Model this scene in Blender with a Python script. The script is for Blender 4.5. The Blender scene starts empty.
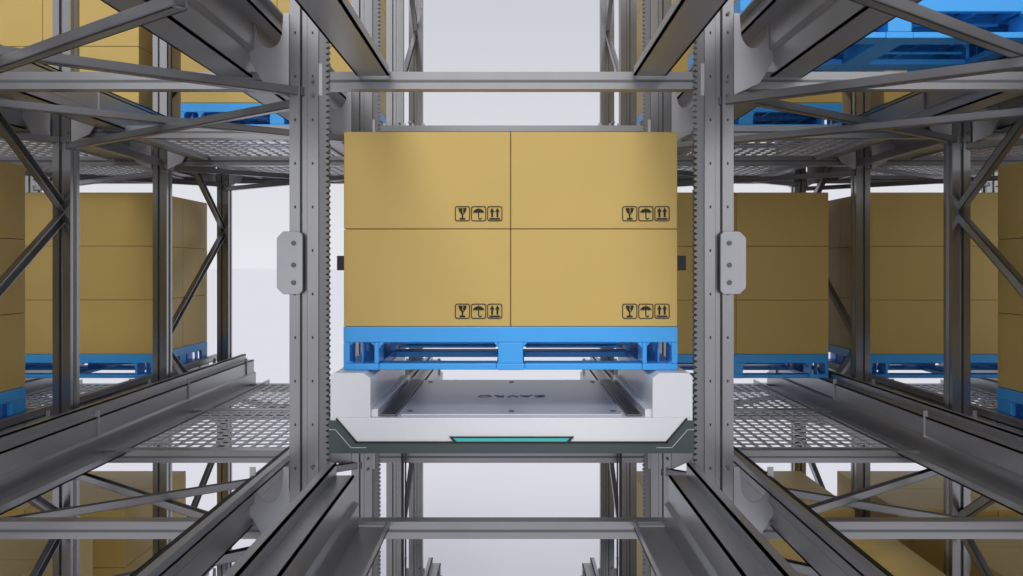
import bpy, bmesh, math, random
from mathutils import Vector
random.seed(4)
H=3.9           # camera height above floor; geometry authored relative to eye level
scene=bpy.context.scene
scene.view_settings.view_transform='Standard'

# ------------------------------------------------------------ materials
def mat(name,col,rough=.5,metal=0,noise=0,nscale=6,emit=None,es=1,bump=0,rvar=0):
    m=bpy.data.materials.new(name); m.use_nodes=True
    nt=m.node_tree; b=nt.nodes['Principled BSDF']
    b.inputs['Base Color'].default_value=(*col,1)
    b.inputs['Roughness'].default_value=rough
    b.inputs['Metallic'].default_value=metal
    if noise or bump or rvar:
        tc=nt.nodes.new('ShaderNodeTexCoord'); n=nt.nodes.new('ShaderNodeTexNoise')
        n.inputs['Scale'].default_value=nscale; n.inputs['Detail'].default_value=5
        nt.links.new(tc.outputs['Object'],n.inputs['Vector'])
        if noise:
            r=nt.nodes.new('ShaderNodeValToRGB')
            r.color_ramp.elements[0].position=.3; r.color_ramp.elements[1].position=.7
            r.color_ramp.elements[0].color=(*[c*(1-noise) for c in col],1)
            r.color_ramp.elements[1].color=(*[min(1,c*(1+noise)) for c in col],1)
            nt.links.new(n.outputs['Fac'],r.inputs['Fac']); nt.links.new(r.outputs['Color'],b.inputs['Base Color'])
        if rvar:
            mr=nt.nodes.new('ShaderNodeMapRange'); mr.inputs['To Min'].default_value=rough-rvar; mr.inputs['To Max'].default_value=rough+rvar
            nt.links.new(n.outputs['Fac'],mr.inputs['Value']); nt.links.new(mr.outputs['Result'],b.inputs['Roughness'])
        if bump:
            bp=nt.nodes.new('ShaderNodeBump'); bp.inputs['Strength'].default_value=bump; bp.inputs['Distance'].default_value=.002
            nt.links.new(n.outputs['Fac'],bp.inputs['Height']); nt.links.new(bp.outputs['Normal'],b.inputs['Normal'])
    if emit:
        b.inputs['Emission Color'].default_value=(*emit,1); b.inputs['Emission Strength'].default_value=es
    return m
STEEL=mat('galvanised_steel',(.30,.30,.305),.32,.8,.06,4,rvar=.06)
STEELR=mat('rail_steel',(.35,.35,.36),.36,.75,.05,4,rvar=.05)
STEELP=mat('upright_steel',(.29,.29,.295),.25,.88,.04,3,rvar=.04)
STEELD=mat('dark_steel',(.13,.135,.14),.4,.7)
STEELM=mat('mid_steel',(.20,.20,.205),.4,.7)
STEELL=mat('light_steel',(.43,.43,.45),.42,.6,.04,5)
HOLE=mat('slot_dark',(.03,.03,.032),.7)
CARD=mat('cardboard',(.60,.42,.118),.5,0,.025,3,bump=.08)
SEAM=mat('cardboard_seam',(.10,.065,.02),.8)
BLUE=mat('blue_plastic',(.05,.40,.92),.38)
WHITE=mat('white_paint',(.80,.81,.84),.3)
TRAY=mat('tray_grey',(.50,.51,.58),.3,.1)
GREEN=mat('slate_green',(.055,.075,.075),.35)
BLACK=mat('black_plastic',(.012,.012,.014),.4)
INK=mat('black_ink',(.012,.010,.008),.7)
TEAL=mat('led_teal',(.05,.35,.36),.4,emit=(.05,.5,.48),es=.25)
LETTER=mat('lettering_grey',(.29,.30,.35),.5)
CONC=mat('floor_concrete',(.84,.84,.88),.8,0,.01,.5)

# ------------------------------------------------------------ mesh builder
class MB:
    def __init__(s,name,mats,parent=None,bevel=0,z=H):
        s.name=name; s.mats=mats; s.v=[]; s.f=[]; s.mi=[]; s.parent=parent; s.bevel=bevel; s.z=z
    def add(s,vs,fs,m=0):
        o=len(s.v); s.v+= [tuple(v) for v in vs]
        for f in fs: s.f.append([i+o for i in f]); s.mi.append(m)
    def box(s,x0,x1,y0,y1,z0,z1,m=0):
        if x0>x1:x0,x1=x1,x0
        if y0>y1:y0,y1=y1,y0
        if z0>z1:z0,z1=z1,z0
        v=[(x,y,z) for z in(z0,z1) for y in(y0,y1) for x in(x0,x1)]
        s.add(v,[(0,2,3,1),(4,5,7,6),(0,1,5,4),(2,6,7,3),(0,4,6,2),(1,3,7,5)],m)
    def prism(s,pts,a0,a1,axis,m=0):
        n=len(pts)
        def mk(p,a):
            return {'y':(p[0],a,p[1]),'z':(p[0],p[1],a),'x':(a,p[0],p[1])}[axis]
        vs=[mk(p,a0) for p in pts]+[mk(p,a1) for p in pts]
        fs=[tuple(range(n)),tuple(range(2*n-1,n-1,-1))]+[(i,(i+1)%n+0,(i+1)%n+n,i+n) for i in range(n)]
        s.add(vs,fs,m)
    def sheet(s,line,t,a0,a1,axis,m=0):
        for (p,q) in zip(line[:-1],line[1:]):
            dx,dy=q[0]-p[0],q[1]-p[1]; l=math.hypot(dx,dy); dx/=l;dy/=l
            h=t/2; nx,ny=-dy*h,dx*h; ex,ey=dx*h,dy*h
            s.prism([(p[0]-ex+nx,p[1]-ey+ny),(p[0]-ex-nx,p[1]-ey-ny),(q[0]+ex-nx,q[1]+ey-ny),(q[0]+ex+nx,q[1]+ey+ny)],a0,a1,axis,m)
    def bar(s,p0,p1,w,h,up=(0,0,1),m=0,channel=False):
        p0=Vector(p0);p1=Vector(p1);d=(p1-p0).normalized();u=Vector(up)
        r=d.cross(u).normalized(); u=r.cross(d).normalized()
        def slab(a0,a1,b0,b1):
            vs=[p+r*a+u*b for p in(p0,p1) for b in(b0,b1) for a in(a0,a1)]
            s.add(vs,[(0,2,3,1),(4,5,7,6),(0,1,5,4),(2,6,7,3),(0,4,6,2),(1,3,7,5)],m)
        if channel:
            t=.004
            slab(-w/2,w/2,-h/2,-h/2+t); slab(-w/2,-w/2+t,-h/2,h/2); slab(w/2-t,w/2,-h/2,h/2)
        else: slab(-w/2,w/2,-h/2,h/2)
    def cyl(s,c,r,a0,a1,axis='y',m=0,n=16):
        pts=[(c[0]+r*math.cos(2*math.pi*i/n),c[1]+r*math.sin(2*math.pi*i/n)) for i in range(n)]
        s.prism(pts,a0,a1,axis,m)
    def done(s,loc=(0,0,0),origin=None):
        me=bpy.data.meshes.new(s.name)
        o=origin or (0,0,0)
        me.from_pydata([(v[0]-o[0],v[1]-o[1],v[2]-o[2]) for v in s.v],[],s.f)
        for m in s.mats: me.materials.append(m)
        for p,i in zip(me.polygons,s.mi): p.material_index=i
        bm=bmesh.new(); bm.from_mesh(me); bmesh.ops.recalc_face_normals(bm,faces=bm.faces); bm.to_mesh(me); bm.free()
        ob=bpy.data.objects.new(s.name,me); scene.collection.objects.link(ob)
        ob.location=(loc[0]+o[0],loc[1]+o[1],loc[2]+o[2]+(s.z if not s.parent else 0))
        if s.parent: ob.parent=s.parent
        if s.bevel:
            b=ob.modifiers.new('bevel','BEVEL'); b.width=s.bevel; b.segments=2; b.limit_method='ANGLE'
        return ob
def empty(name,loc=(0,0,H)):
    e=bpy.data.objects.new(name,None); e.location=loc; e.empty_display_size=.2; scene.collection.objects.link(e); return e

LV=[-2.285,-.725,.835]
ROWS=[3.1,4.3,5.5,6.7]
PX=[-3.585,-2.15,-.715,.715,2.15,3.585]
LANES=[-2.867,-1.433,0,1.433,2.867]
BOT=-H; TOP=2.75

rack=empty('pallet_racking')
# ---- uprights
up=MB('uprights',[STEELP,HOLE,STEELD,STEELL],rack)
def post(x,d,slots):
    k=1 if abs(x)<1 else .86
    P=[(-.05,0),(-.014,0),(-.009,.016),(.007,.016),(.012,0),(.05,0),(.05,.028),(.038,.036),(.038,.054),(.05,.062),(.05,.09),(.02,.09),(.02,.08),(-.02,.08),(-.02,.09),(-.05,.09),(-.05,.062),(-.038,.054),(-.038,.036),(-.05,.028)]
    up.prism([(x+a*k,d+b) for a,b in P],BOT,TOP,'z')
    up.box(x-.09,x+.09,d-.03,d+.12,BOT,BOT+.012,3)
    if slots:
        z=BOT+.2
        while z<TOP-.1:
            if -1.3<z<1.3:
                for q in(-.03,.03):
                    up.box(x+q-.0026,x+q+.0026,d-.0012,d+.003,z-.0045,z+.0045,1)
            z+=.15
for x in PX:
    for d in ROWS: post(x,d,d<3.5 and abs(x)<1)
up.done()
# ---- cross beams
cb=MB('cross_beams',[STEEL,STEELD,STEELL],rack)
for L in LV:
    zc=L-.195
    for i in range(5):
        a,b=PX[i]+.05,PX[i+1]-.05
        for d in ROWS:
            cb.box(a,b,d+.02,d+.075,zc-.03,zc+.03,0)
            cb.box(a,b,d+.017,d+.02,zc-.006,zc+.002,1)
            for e,sg in((a,1),(b,-1)):
                cb.box(e,e+sg*.012,d+.004,d+.085,zc-.055,zc+.055,2)
cb.done()
tb=MB('top_ties',[STEEL],rack)
for d in ROWS: tb.box(PX[0],PX[-1],d+.02,d+.07,TOP,TOP+.06)
for x in PX: tb.box(x-.03,x+.03,ROWS[0],ROWS[-1]+.09,TOP+.06,TOP+.11)
tb.done()
# ---- shuttle rails
ra=MB('shuttle_rails',[STEELR],rack)
def rail(lx,L,y0,y1):
    for s in(-1,1):
        line=[(.425,-.155),(.425,-.18),(.53,-.18),(.53,-.10),(.545,-.09),(.545,-.003),(.606,-.003),(.606,.04),(.630,.04)]
        ra.sheet([(lx+s*a,L+b) for a,b in line],.007,y0,y1,'y')
for L in LV:
    for lx in LANES:
        if lx==0: rail(lx,L,.45,3.1); rail(lx,L,5.5,6.9)
        else: rail(lx,L,.45,6.9)
ra.done()
# ---- saddle brackets (curved)
br=MB('saddle_brackets',[STEELL,STEELD],rack)
def saddle(x0,x1,d,L):
    w=x1-x0; n=12
    pts=[(x0,L-.25),(x0,L+.03),(x0+w*.14,L+.03)]
    for i in range(n+1):
        a=math.pi*(1-i/n)
        pts.append((x0+w*.5+math.cos(a)*w*.33, L-.03-math.sin(a)*abs(w)*.45))
    pts+=[(x0+w*.86,L+.03),(x1,L+.03),(x1,L-.13),(x1-w*.35,L-.21)]
    br.prism(pts,d-.008,d-.002,'y')
for L in LV:
    for x in PX:
        for d in ROWS:
            for s in(-1,1):
                if abs(x)<1 and s*x<0 and d<5: continue
                if abs(x)>3.5 and s*x>0: continue
                saddle(x+s*.05,x+s*.185,d,L)
            for zz in(-.20,-.25,.03): br.cyl((x+.03,L+zz),.006,d-.012,d,'y',1,8)
br.done()
# ---- K braces in the frame planes
kb=MB('frame_braces',[STEEL],rack)
for x in PX:
    for (a,b) in((3.1,4.3),(5.5,6.7)):
        if abs(x)<1 and a<5: continue
        z=.253+.743*3; far=False
        while z>BOT+.9:
            z2=z-.743
            kb.bar((x,(b if far else a)+.045,z),(x,(a if far else b)+.045,z2),.045,.03,up=(1,0,0),channel=True)
            z=z2; far=not far
kb.done()
# ---- plan bracing
pb=MB('plan_braces',[STEEL,STEELD],rack)
for L in LV[1:]:
    for i in(0,1,3,4):
        x0,x1=PX[i],PX[i+1]
        for (a,b) in((1.9,3.1),(3.1,4.3),(5.5,6.7)):
            zc=L-.235
            pb.bar((x0,a+.04,zc),(x1,b+.04,zc),.035,.03,channel=True)
            pb.bar((x1,a+.04,zc-.032),(x0,b+.04,zc-.032),.035,.03,channel=True)
for L in LV:
    for x in PX:
        if abs(x)>1: pb.box(x-.02,x+.02,4.39,5.5,L-.23,L-.19)
pb.done()
# ---- mesh decks
dk=MB('grating_decks',[STEELL],rack)
for L in LV[1:]:
    for lx in LANES:
        if lx==0: continue
        x0,x1=lx-.415,lx+.415; zz=L-.165
        for (ya,yb) in((4.4,5.48),(5.6,6.7)):
            nx=13
            for t in range(nx+1):
                x=x0+(x1-x0)*t/nx; dk.box(x-.007,x+.007,ya,yb,zz-.008,zz)
            n=int((yb-ya)/.085)
            for t in range(n+1):
                y=ya+(yb-ya)*t/n; dk.box(x0,x1,y-.009,y+.009,zz-.007,zz-.001)
            dk.box(x0-.02,x0,ya,yb,zz-.03,zz); dk.box(x1,x1+.02,ya,yb,zz-.03,zz)
dk.done()
gp=MB('post_splice_plates',[STEELL,STEELD],rack,bevel=.002)
for s in(-1,1):
    c=.022
    X0,X1,Z0,Z1=.715,.803,-.10,.115
    pts=[(X0+.012,Z0),(X1-c,Z0),(X1,Z0+c),(X1,Z1-c),(X1-c,Z1),(X0+.012,Z1),(X0,Z1-.012),(X0,Z0+.012)]
    gp.prism([(s*a,b) for a,b in pts],3.078,3.092,'y')
    for zz in(.075,0,-.06): gp.cyl((s*.745,zz),.008,3.070,3.08,'y',1,12)
gp.done()

# ------------------------------------------------------------ lift
lift=empty('pallet_lift')
tr=MB('toothed_racks',[STEELM,STEEL],lift)
for s in(-1,1):
    for d in(3.105,4.31):
        tr.box(s*.640,s*.664,d,d+.03,BOT+.1,TOP-.2,0)
        z=BOT+.15
        while z<TOP-.25:
            tr.prism([(s*.640,z),(s*.640,z+.015),(s*.630,z+.011),(s*.630,z+.004)],d,d+.03,'y',0)
            z+=.020
    tr.box(s*.644,s*.66,3.14,3.185,BOT+.1,TOP-.2,0)
tr.done()
cbl=MB('hoist_cables',[BLACK],lift)
for s in(-1,1):
    cbl.cyl((s*.515,4.25),.006,BOT+.2,-.66,'z',0,10)
    cbl.cyl((s*.50,4.25),.004,BOT+.2,-.66,'z',0,10)
cbl.done()
pf=MB('platform_body',[WHITE,GREEN,BLACK,TEAL,TRAY,STEELD],lift,bevel=.004)
W=.624
pf.box(-W,W,3.1,4.12,-.612,-.527,0)
pf.box(-W+.01,W-.01,3.103,4.12,-.648,-.612,1)
for s in(-1,1):
    pts=[(s*.486,-.527),(s*W,-.527),(s*W,-.385),(s*(W-.012),-.372),(s*.51,-.372),(s*.486,-.39)]
    pf.prism(pts,3.1,4.12,'y',0)
    pf.box(s*.40,s*.455,3.13,4.08,-.527,-.519,5)
    pf.box(s*.41,s*.445,3.15,4.06,-.519,-.515,2)
    pf.box(s*.463,s*.486,3.12,4.10,-.527,-.50,0)
pf.box(-.385,.385,3.14,4.08,-.527,-.520,4)
pf.done()
fr=MB('front_trim',[WHITE,GREEN,BLACK,TEAL,TRAY],lift)
y=3.1
def band(pts,dy,m): fr.prism(pts,y-dy,y-.0003,'y',m)
band([(-.628,-.535),(-.60,-.535),(-.532,-.614),(.532,-.614),(.60,-.535),(.628,-.535),(.628,-.648),(-.628,-.648)],.004,1)
def edge(line,t,dy,m): fr.sheet(line,t,y-dy,y-.0003,'y',m)
for s in(-1,1):
    edge([(s*.602,-.53),(s*.533,-.610),(0,-.610)],.006,.006,2)
    edge([(s*.626,-.566),(s*.606,-.566),(s*.552,-.628),(s*.50,-.628)],.0025,.006,4)
band([(-.215,-.590),(.215,-.590),(.195,-.612),(-.195,-.612)],.008,2)
band([(-.20,-.595),(.20,-.595),(.188,-.606),(-.188,-.606)],.010,3)
fr.done()
sc=MB('tray_screws',[STEELD],lift)
for x in(-.36,0,.36):
    for yy in(3.2,4.0): sc.cyl((x,yy),.010,-.520,-.517,'z',0,12)
sc.done()
ga=MB('guide_brackets',[STEELD,BLACK],lift,bevel=.002)
for s in(-1,1):
    ga.box(s*.61,s*.66,4.2,4.26,-.02,.05,0)
    ga.box(s*.61,s*.66,3.40,3.44,-.02,.035,0)
ga.done()
tx=bpy.data.curves.new('tray_lettering','FONT'); tx.body='ZAVRO'; tx.size=.075; tx.extrude=.0006; tx.align_x='CENTER'; tx.align_y='CENTER'; tx.space_character=1.15
tx.materials.append(LETTER)
to=bpy.data.objects.new('tray_lettering',tx); scene.collection.objects.link(to); to.parent=lift
to.location=(0,3.57,-.519); to.rotation_euler=(0,0,math.pi)

# ------------------------------------------------------------ pallets
def pallet_mesh():
    b=MB('plastic_pallet',[BLUE],bevel=.003,z=0)
    w=1.18/2; D=1.0; Hh=.153
    b.box(-w,w,0,.03,.098,Hh); b.box(-w,w,D-.03,D,.098,Hh)
    b.box(-w,-w+.03,.03,D-.03,.098,Hh); b.box(w-.03,w,.03,D-.03,.098,Hh)
    n=7
    for i in range(n):
        yy=.03+(D-.06)*(i+.5)/n; b.box(-w+.03,w-.03,yy-.045,yy+.045,Hh-.022,Hh-.002)
    for x in(-.45,-.30,-.15,0,.15,.30,.45): b.box(x-.008,x+.008,.03,D-.03,.10,Hh-.022)
    for yy in(.2,.35,.65,.8): b.box(-w+.03,w-.03,yy-.006,yy+.006,.105,Hh-.022)
    # feet skids along the depth
    for (a,c) in((-w,-w+.125),(-.05,.05),(w-.125,w)): b.box(a,c,0,D,0,.0235)
    # cross boards, butted between the skids
    for (a,c) in((.002,.10),(.44,.56),(D-.10,D-.002)):
        for (p,q) in((-w+.1255,-.0505),(.0505,w-.1255)): b.box(p,q,a,c,.001,.0235)
    for yy in(0,.44,D-.12):
        for s in(-1,1):
            x0=s*w; x1=s*(w-.125)
            b.box(x0,x0-s*.022,yy,yy+.12,.0235,.098); b.box(x1+s*.016,x1,yy,yy+.12,.0235,.098)
            b.box(x0-s*.060,x0-s*.066,yy+.03,yy+.09,.0235,.098)
            b.prism([(x0-s*.022,.098),(x0-s*.036,.098),(x0-s*.022,.084)],yy,yy+.05,'y')
            b.prism([(x1+s*.016,.098),(x1+s*.030,.098),(x1+s*.016,.084)],yy,yy+.05,'y')
            b.prism([(x0-s*.022,.0235),(x0-s*.034,.0235),(x0-s*.022,.034)],yy,yy+.05,'y')
            b.prism([(x1,.098),(x1-s*.02,.098),(x1,.075)],yy,yy+.02,'y')
            b.prism([(s*.044,.098),(s*.06,.098),(s*.044,.078)],yy,yy+.02,'y')
        b.box(-.044,.044,yy,yy+.12,.0235,.098)
    for yy in(.14,.42,.57,.84):
        for (a,c) in((-w+.15,-.06),(.06,w-.15)):
            b.box(a,c,yy,yy+.012,.080,.092)
            if .4<yy<.6: b.box(a,c,yy,yy+.012,.040,.050)
    return b.done()
P0=pallet_mesh(); pal_used=False
def pallet(x,d,z):
    global pal_used
    if not pal_used: o=P0; pal_used=True
    else:
        o=P0.copy(); scene.collection.objects.link(o)
    o.location=(x,d,z+H); return o

# ------------------------------------------------------------ carton stacks
stack_cache={}
RH=.344; BW=1.18/2
def stack(x,d,z,rows):
    if rows not in stack_cache:
        b=MB('cardboard_box_stack',[CARD,SEAM],bevel=.003,z=0)
        g=.0012
        for r in range(rows):
            for i in(-1,0):
                for j in(0,1):
                    b.box(i*BW+g,(i+1)*BW-g,j*.5+g,(j+1)*.5-g,r*RH+g*(r>0),(r+1)*RH-g)
        b.box(-BW+.006,BW-.006,.006,.994,.004,rows*RH-.006,1)
        o=b.done(); stack_cache[rows]=o
    else:
        o=stack_cache[rows].copy(); scene.collection.objects.link(o)
    o.location=(x,d,z+H); return o
def load(lane,d,L,rows):
    pallet(lane,d,L+.002); stack(lane,d,L+.157,rows)
pallet(-.003,3.175,-.371); cs=stack(-.003,3.175,-.217,2)
m1,m2=1.433,2.867
for (l,d,r) in((-m2,3.22,3),(-m2,5.74,3),(m2,3.22,3),(m2,5.74,3),(m1,5.74,3)): load(l,d,LV[1],r)
for (l,d,r) in((-m1,5.5,3),(-m2,5.5,3),(m1,5.5,3),(m2,5.5,3),(m1,3.32,3),(m2,3.32,3)): load(l,d,LV[2],r)
for (l,d,r) in((-m2,5.3,2),(-m2,3.9,2),(m1,5.3,2),(m1,4.1,2),(m2,5.3,2),(m2,4.1,2)): load(l,d,LV[0],r)

# ------------------------------------------------------------ handling symbols on the centre cartons
sy=MB('handling_symbols',[INK],z=0)
def rr(cx,cz,h,r,n=5):
    pts=[]
    for (sx,sz,a0) in((1,1,0),(-1,1,90),(-1,-1,180),(1,-1,270)):
        for i in range(n+1):
            a=math.radians(a0+90*i/n); pts.append((cx+sx*(h-r)+r*math.cos(a),cz+sz*(h-r)+r*math.sin(a)))
    return pts
Y0,Y1=-.0016,.002
def ring(cx,cz,h,t):
    a=rr(cx,cz,h,.008); b=rr(cx,cz,h-t,.006); n=len(a)
    for i in range(n):
        j=(i+1)%n; sy.prism([a[i],a[j],b[j],b[i]],Y0,Y1,'y')
def poly(c,pts): sy.prism([(c[0]+a*.0011,c[1]+b*.0011) for a,b in pts],Y0,Y1,'y')
def glass(c):
    poly(c,[(-13,18),(-2,18),(1,12),(-2,8),(1,3),(-2,-1),(-6,1),(-10,6),(-12,12)])
    poly(c,[(1,18),(13,18),(12,12),(10,6),(6,1),(1,-2),(4,3),(1,8),(4,12)])
    poly(c,[(-5,0),(5,0),(2.2,-4),(2.2,-15),(-2.2,-15),(-2.2,-4)])
    poly(c,[(-9,-14),(9,-14),(9,-19),(-9,-19)])
def umb(c):
    top=[(18*math.cos(math.radians(a)),2+14*math.sin(math.radians(a))) for a in range(0,181,15)]
    sc_=[]
    for k in range(4):
        x0=-18+9*k
        sc_+=[(x0+2,3.6),(x0+4.5,4.6),(x0+7,3.6),(x0+9,2)]
    poly(c,top+sc_[:-1])
    poly(c,[(-1.6,4),(1.6,4),(1.6,-13),(-1.6,-13)])
    pr=[]
    for a in range(180,361,30): pr.append((6*math.cos(math.radians(a))+4.6,-13+6*math.sin(math.radians(a))))
    for a in range(360,179,-30): pr.append((2.8*math.cos(math.radians(a))+4.6,-13+2.8*math.sin(math.radians(a))))
    h=len(pr)//2
    for i in range(h-1): poly(c,[pr[i],pr[i+1],pr[2*h-2-i],pr[2*h-1-i]])
    poly(c,[(-1,16),(1,16),(1,19),(-1,19)])
def arrows(c):
    for s in(-8.5,8.5): poly(c,[(s-3,-11),(s+3,-11),(s+3,6),(s+7.5,6),(s,19),(s-7.5,6),(s-3,6)])
    poly(c,[(-17,-14),(17,-14),(17,-19),(-17,-19)])
for bx in(0,BW):
    for r in(0,1):
        for off,fn in((.170,glass),(.113,umb),(.056,arrows)):
            c=(bx-off,r*RH+.054); ring(c[0],c[1],.0265,.0028); fn(c)
so=sy.done(); so.parent=cs

# ------------------------------------------------------------ floor
fl=MB('floor',[CONC],z=0)
fl.box(-400,400,-100,900,-.1,0); fl.done()

# ------------------------------------------------------------ light
w=bpy.data.worlds.new('world'); scene.world=w; w.use_nodes=True
nt=w.node_tree; bg=nt.nodes['Background']
tc=nt.nodes.new('ShaderNodeTexCoord'); sx=nt.nodes.new('ShaderNodeSeparateXYZ'); cr=nt.nodes.new('ShaderNodeValToRGB')
nt.links.new(tc.outputs['Generated'],sx.inputs['Vector']); nt.links.new(sx.outputs['Z'],cr.inputs['Fac'])
cr.color_ramp.elements[0].position=0; cr.color_ramp.elements[0].color=(.80,.81,.85,1)
cr.color_ramp.elements[1].position=.30; cr.color_ramp.elements[1].color=(.60,.605,.66,1)
nt.links.new(cr.outputs['Color'],bg.inputs['Color']); bg.inputs['Strength'].default_value=1.0
def sun(name,rot,st,ang,col=(1,1,1)):
    l=bpy.data.lights.new(name,'SUN'); l.energy=st; l.angle=math.radians(ang); l.color=col
    o=bpy.data.objects.new(name,l); o.rotation_euler=[math.radians(a) for a in rot]; o.location=(0,-3,H+6); scene.collection.objects.link(o)
sun('sun_key',(52,0,-8),1.2,20,(1,.98,.95))
sun('sun_fill',(78,0,6),.5,60,(1,.99,.98))

cam=bpy.data.cameras.new('camera'); co=bpy.data.objects.new('camera',cam); scene.collection.objects.link(co)
co.location=(0,0,H); co.rotation_euler=(math.pi/2,0,0)
cam.sensor_width=36; cam.lens=900/1023*36; cam.shift_y=-23/1023; cam.clip_start=.05; cam.clip_end=2000
scene.camera=co
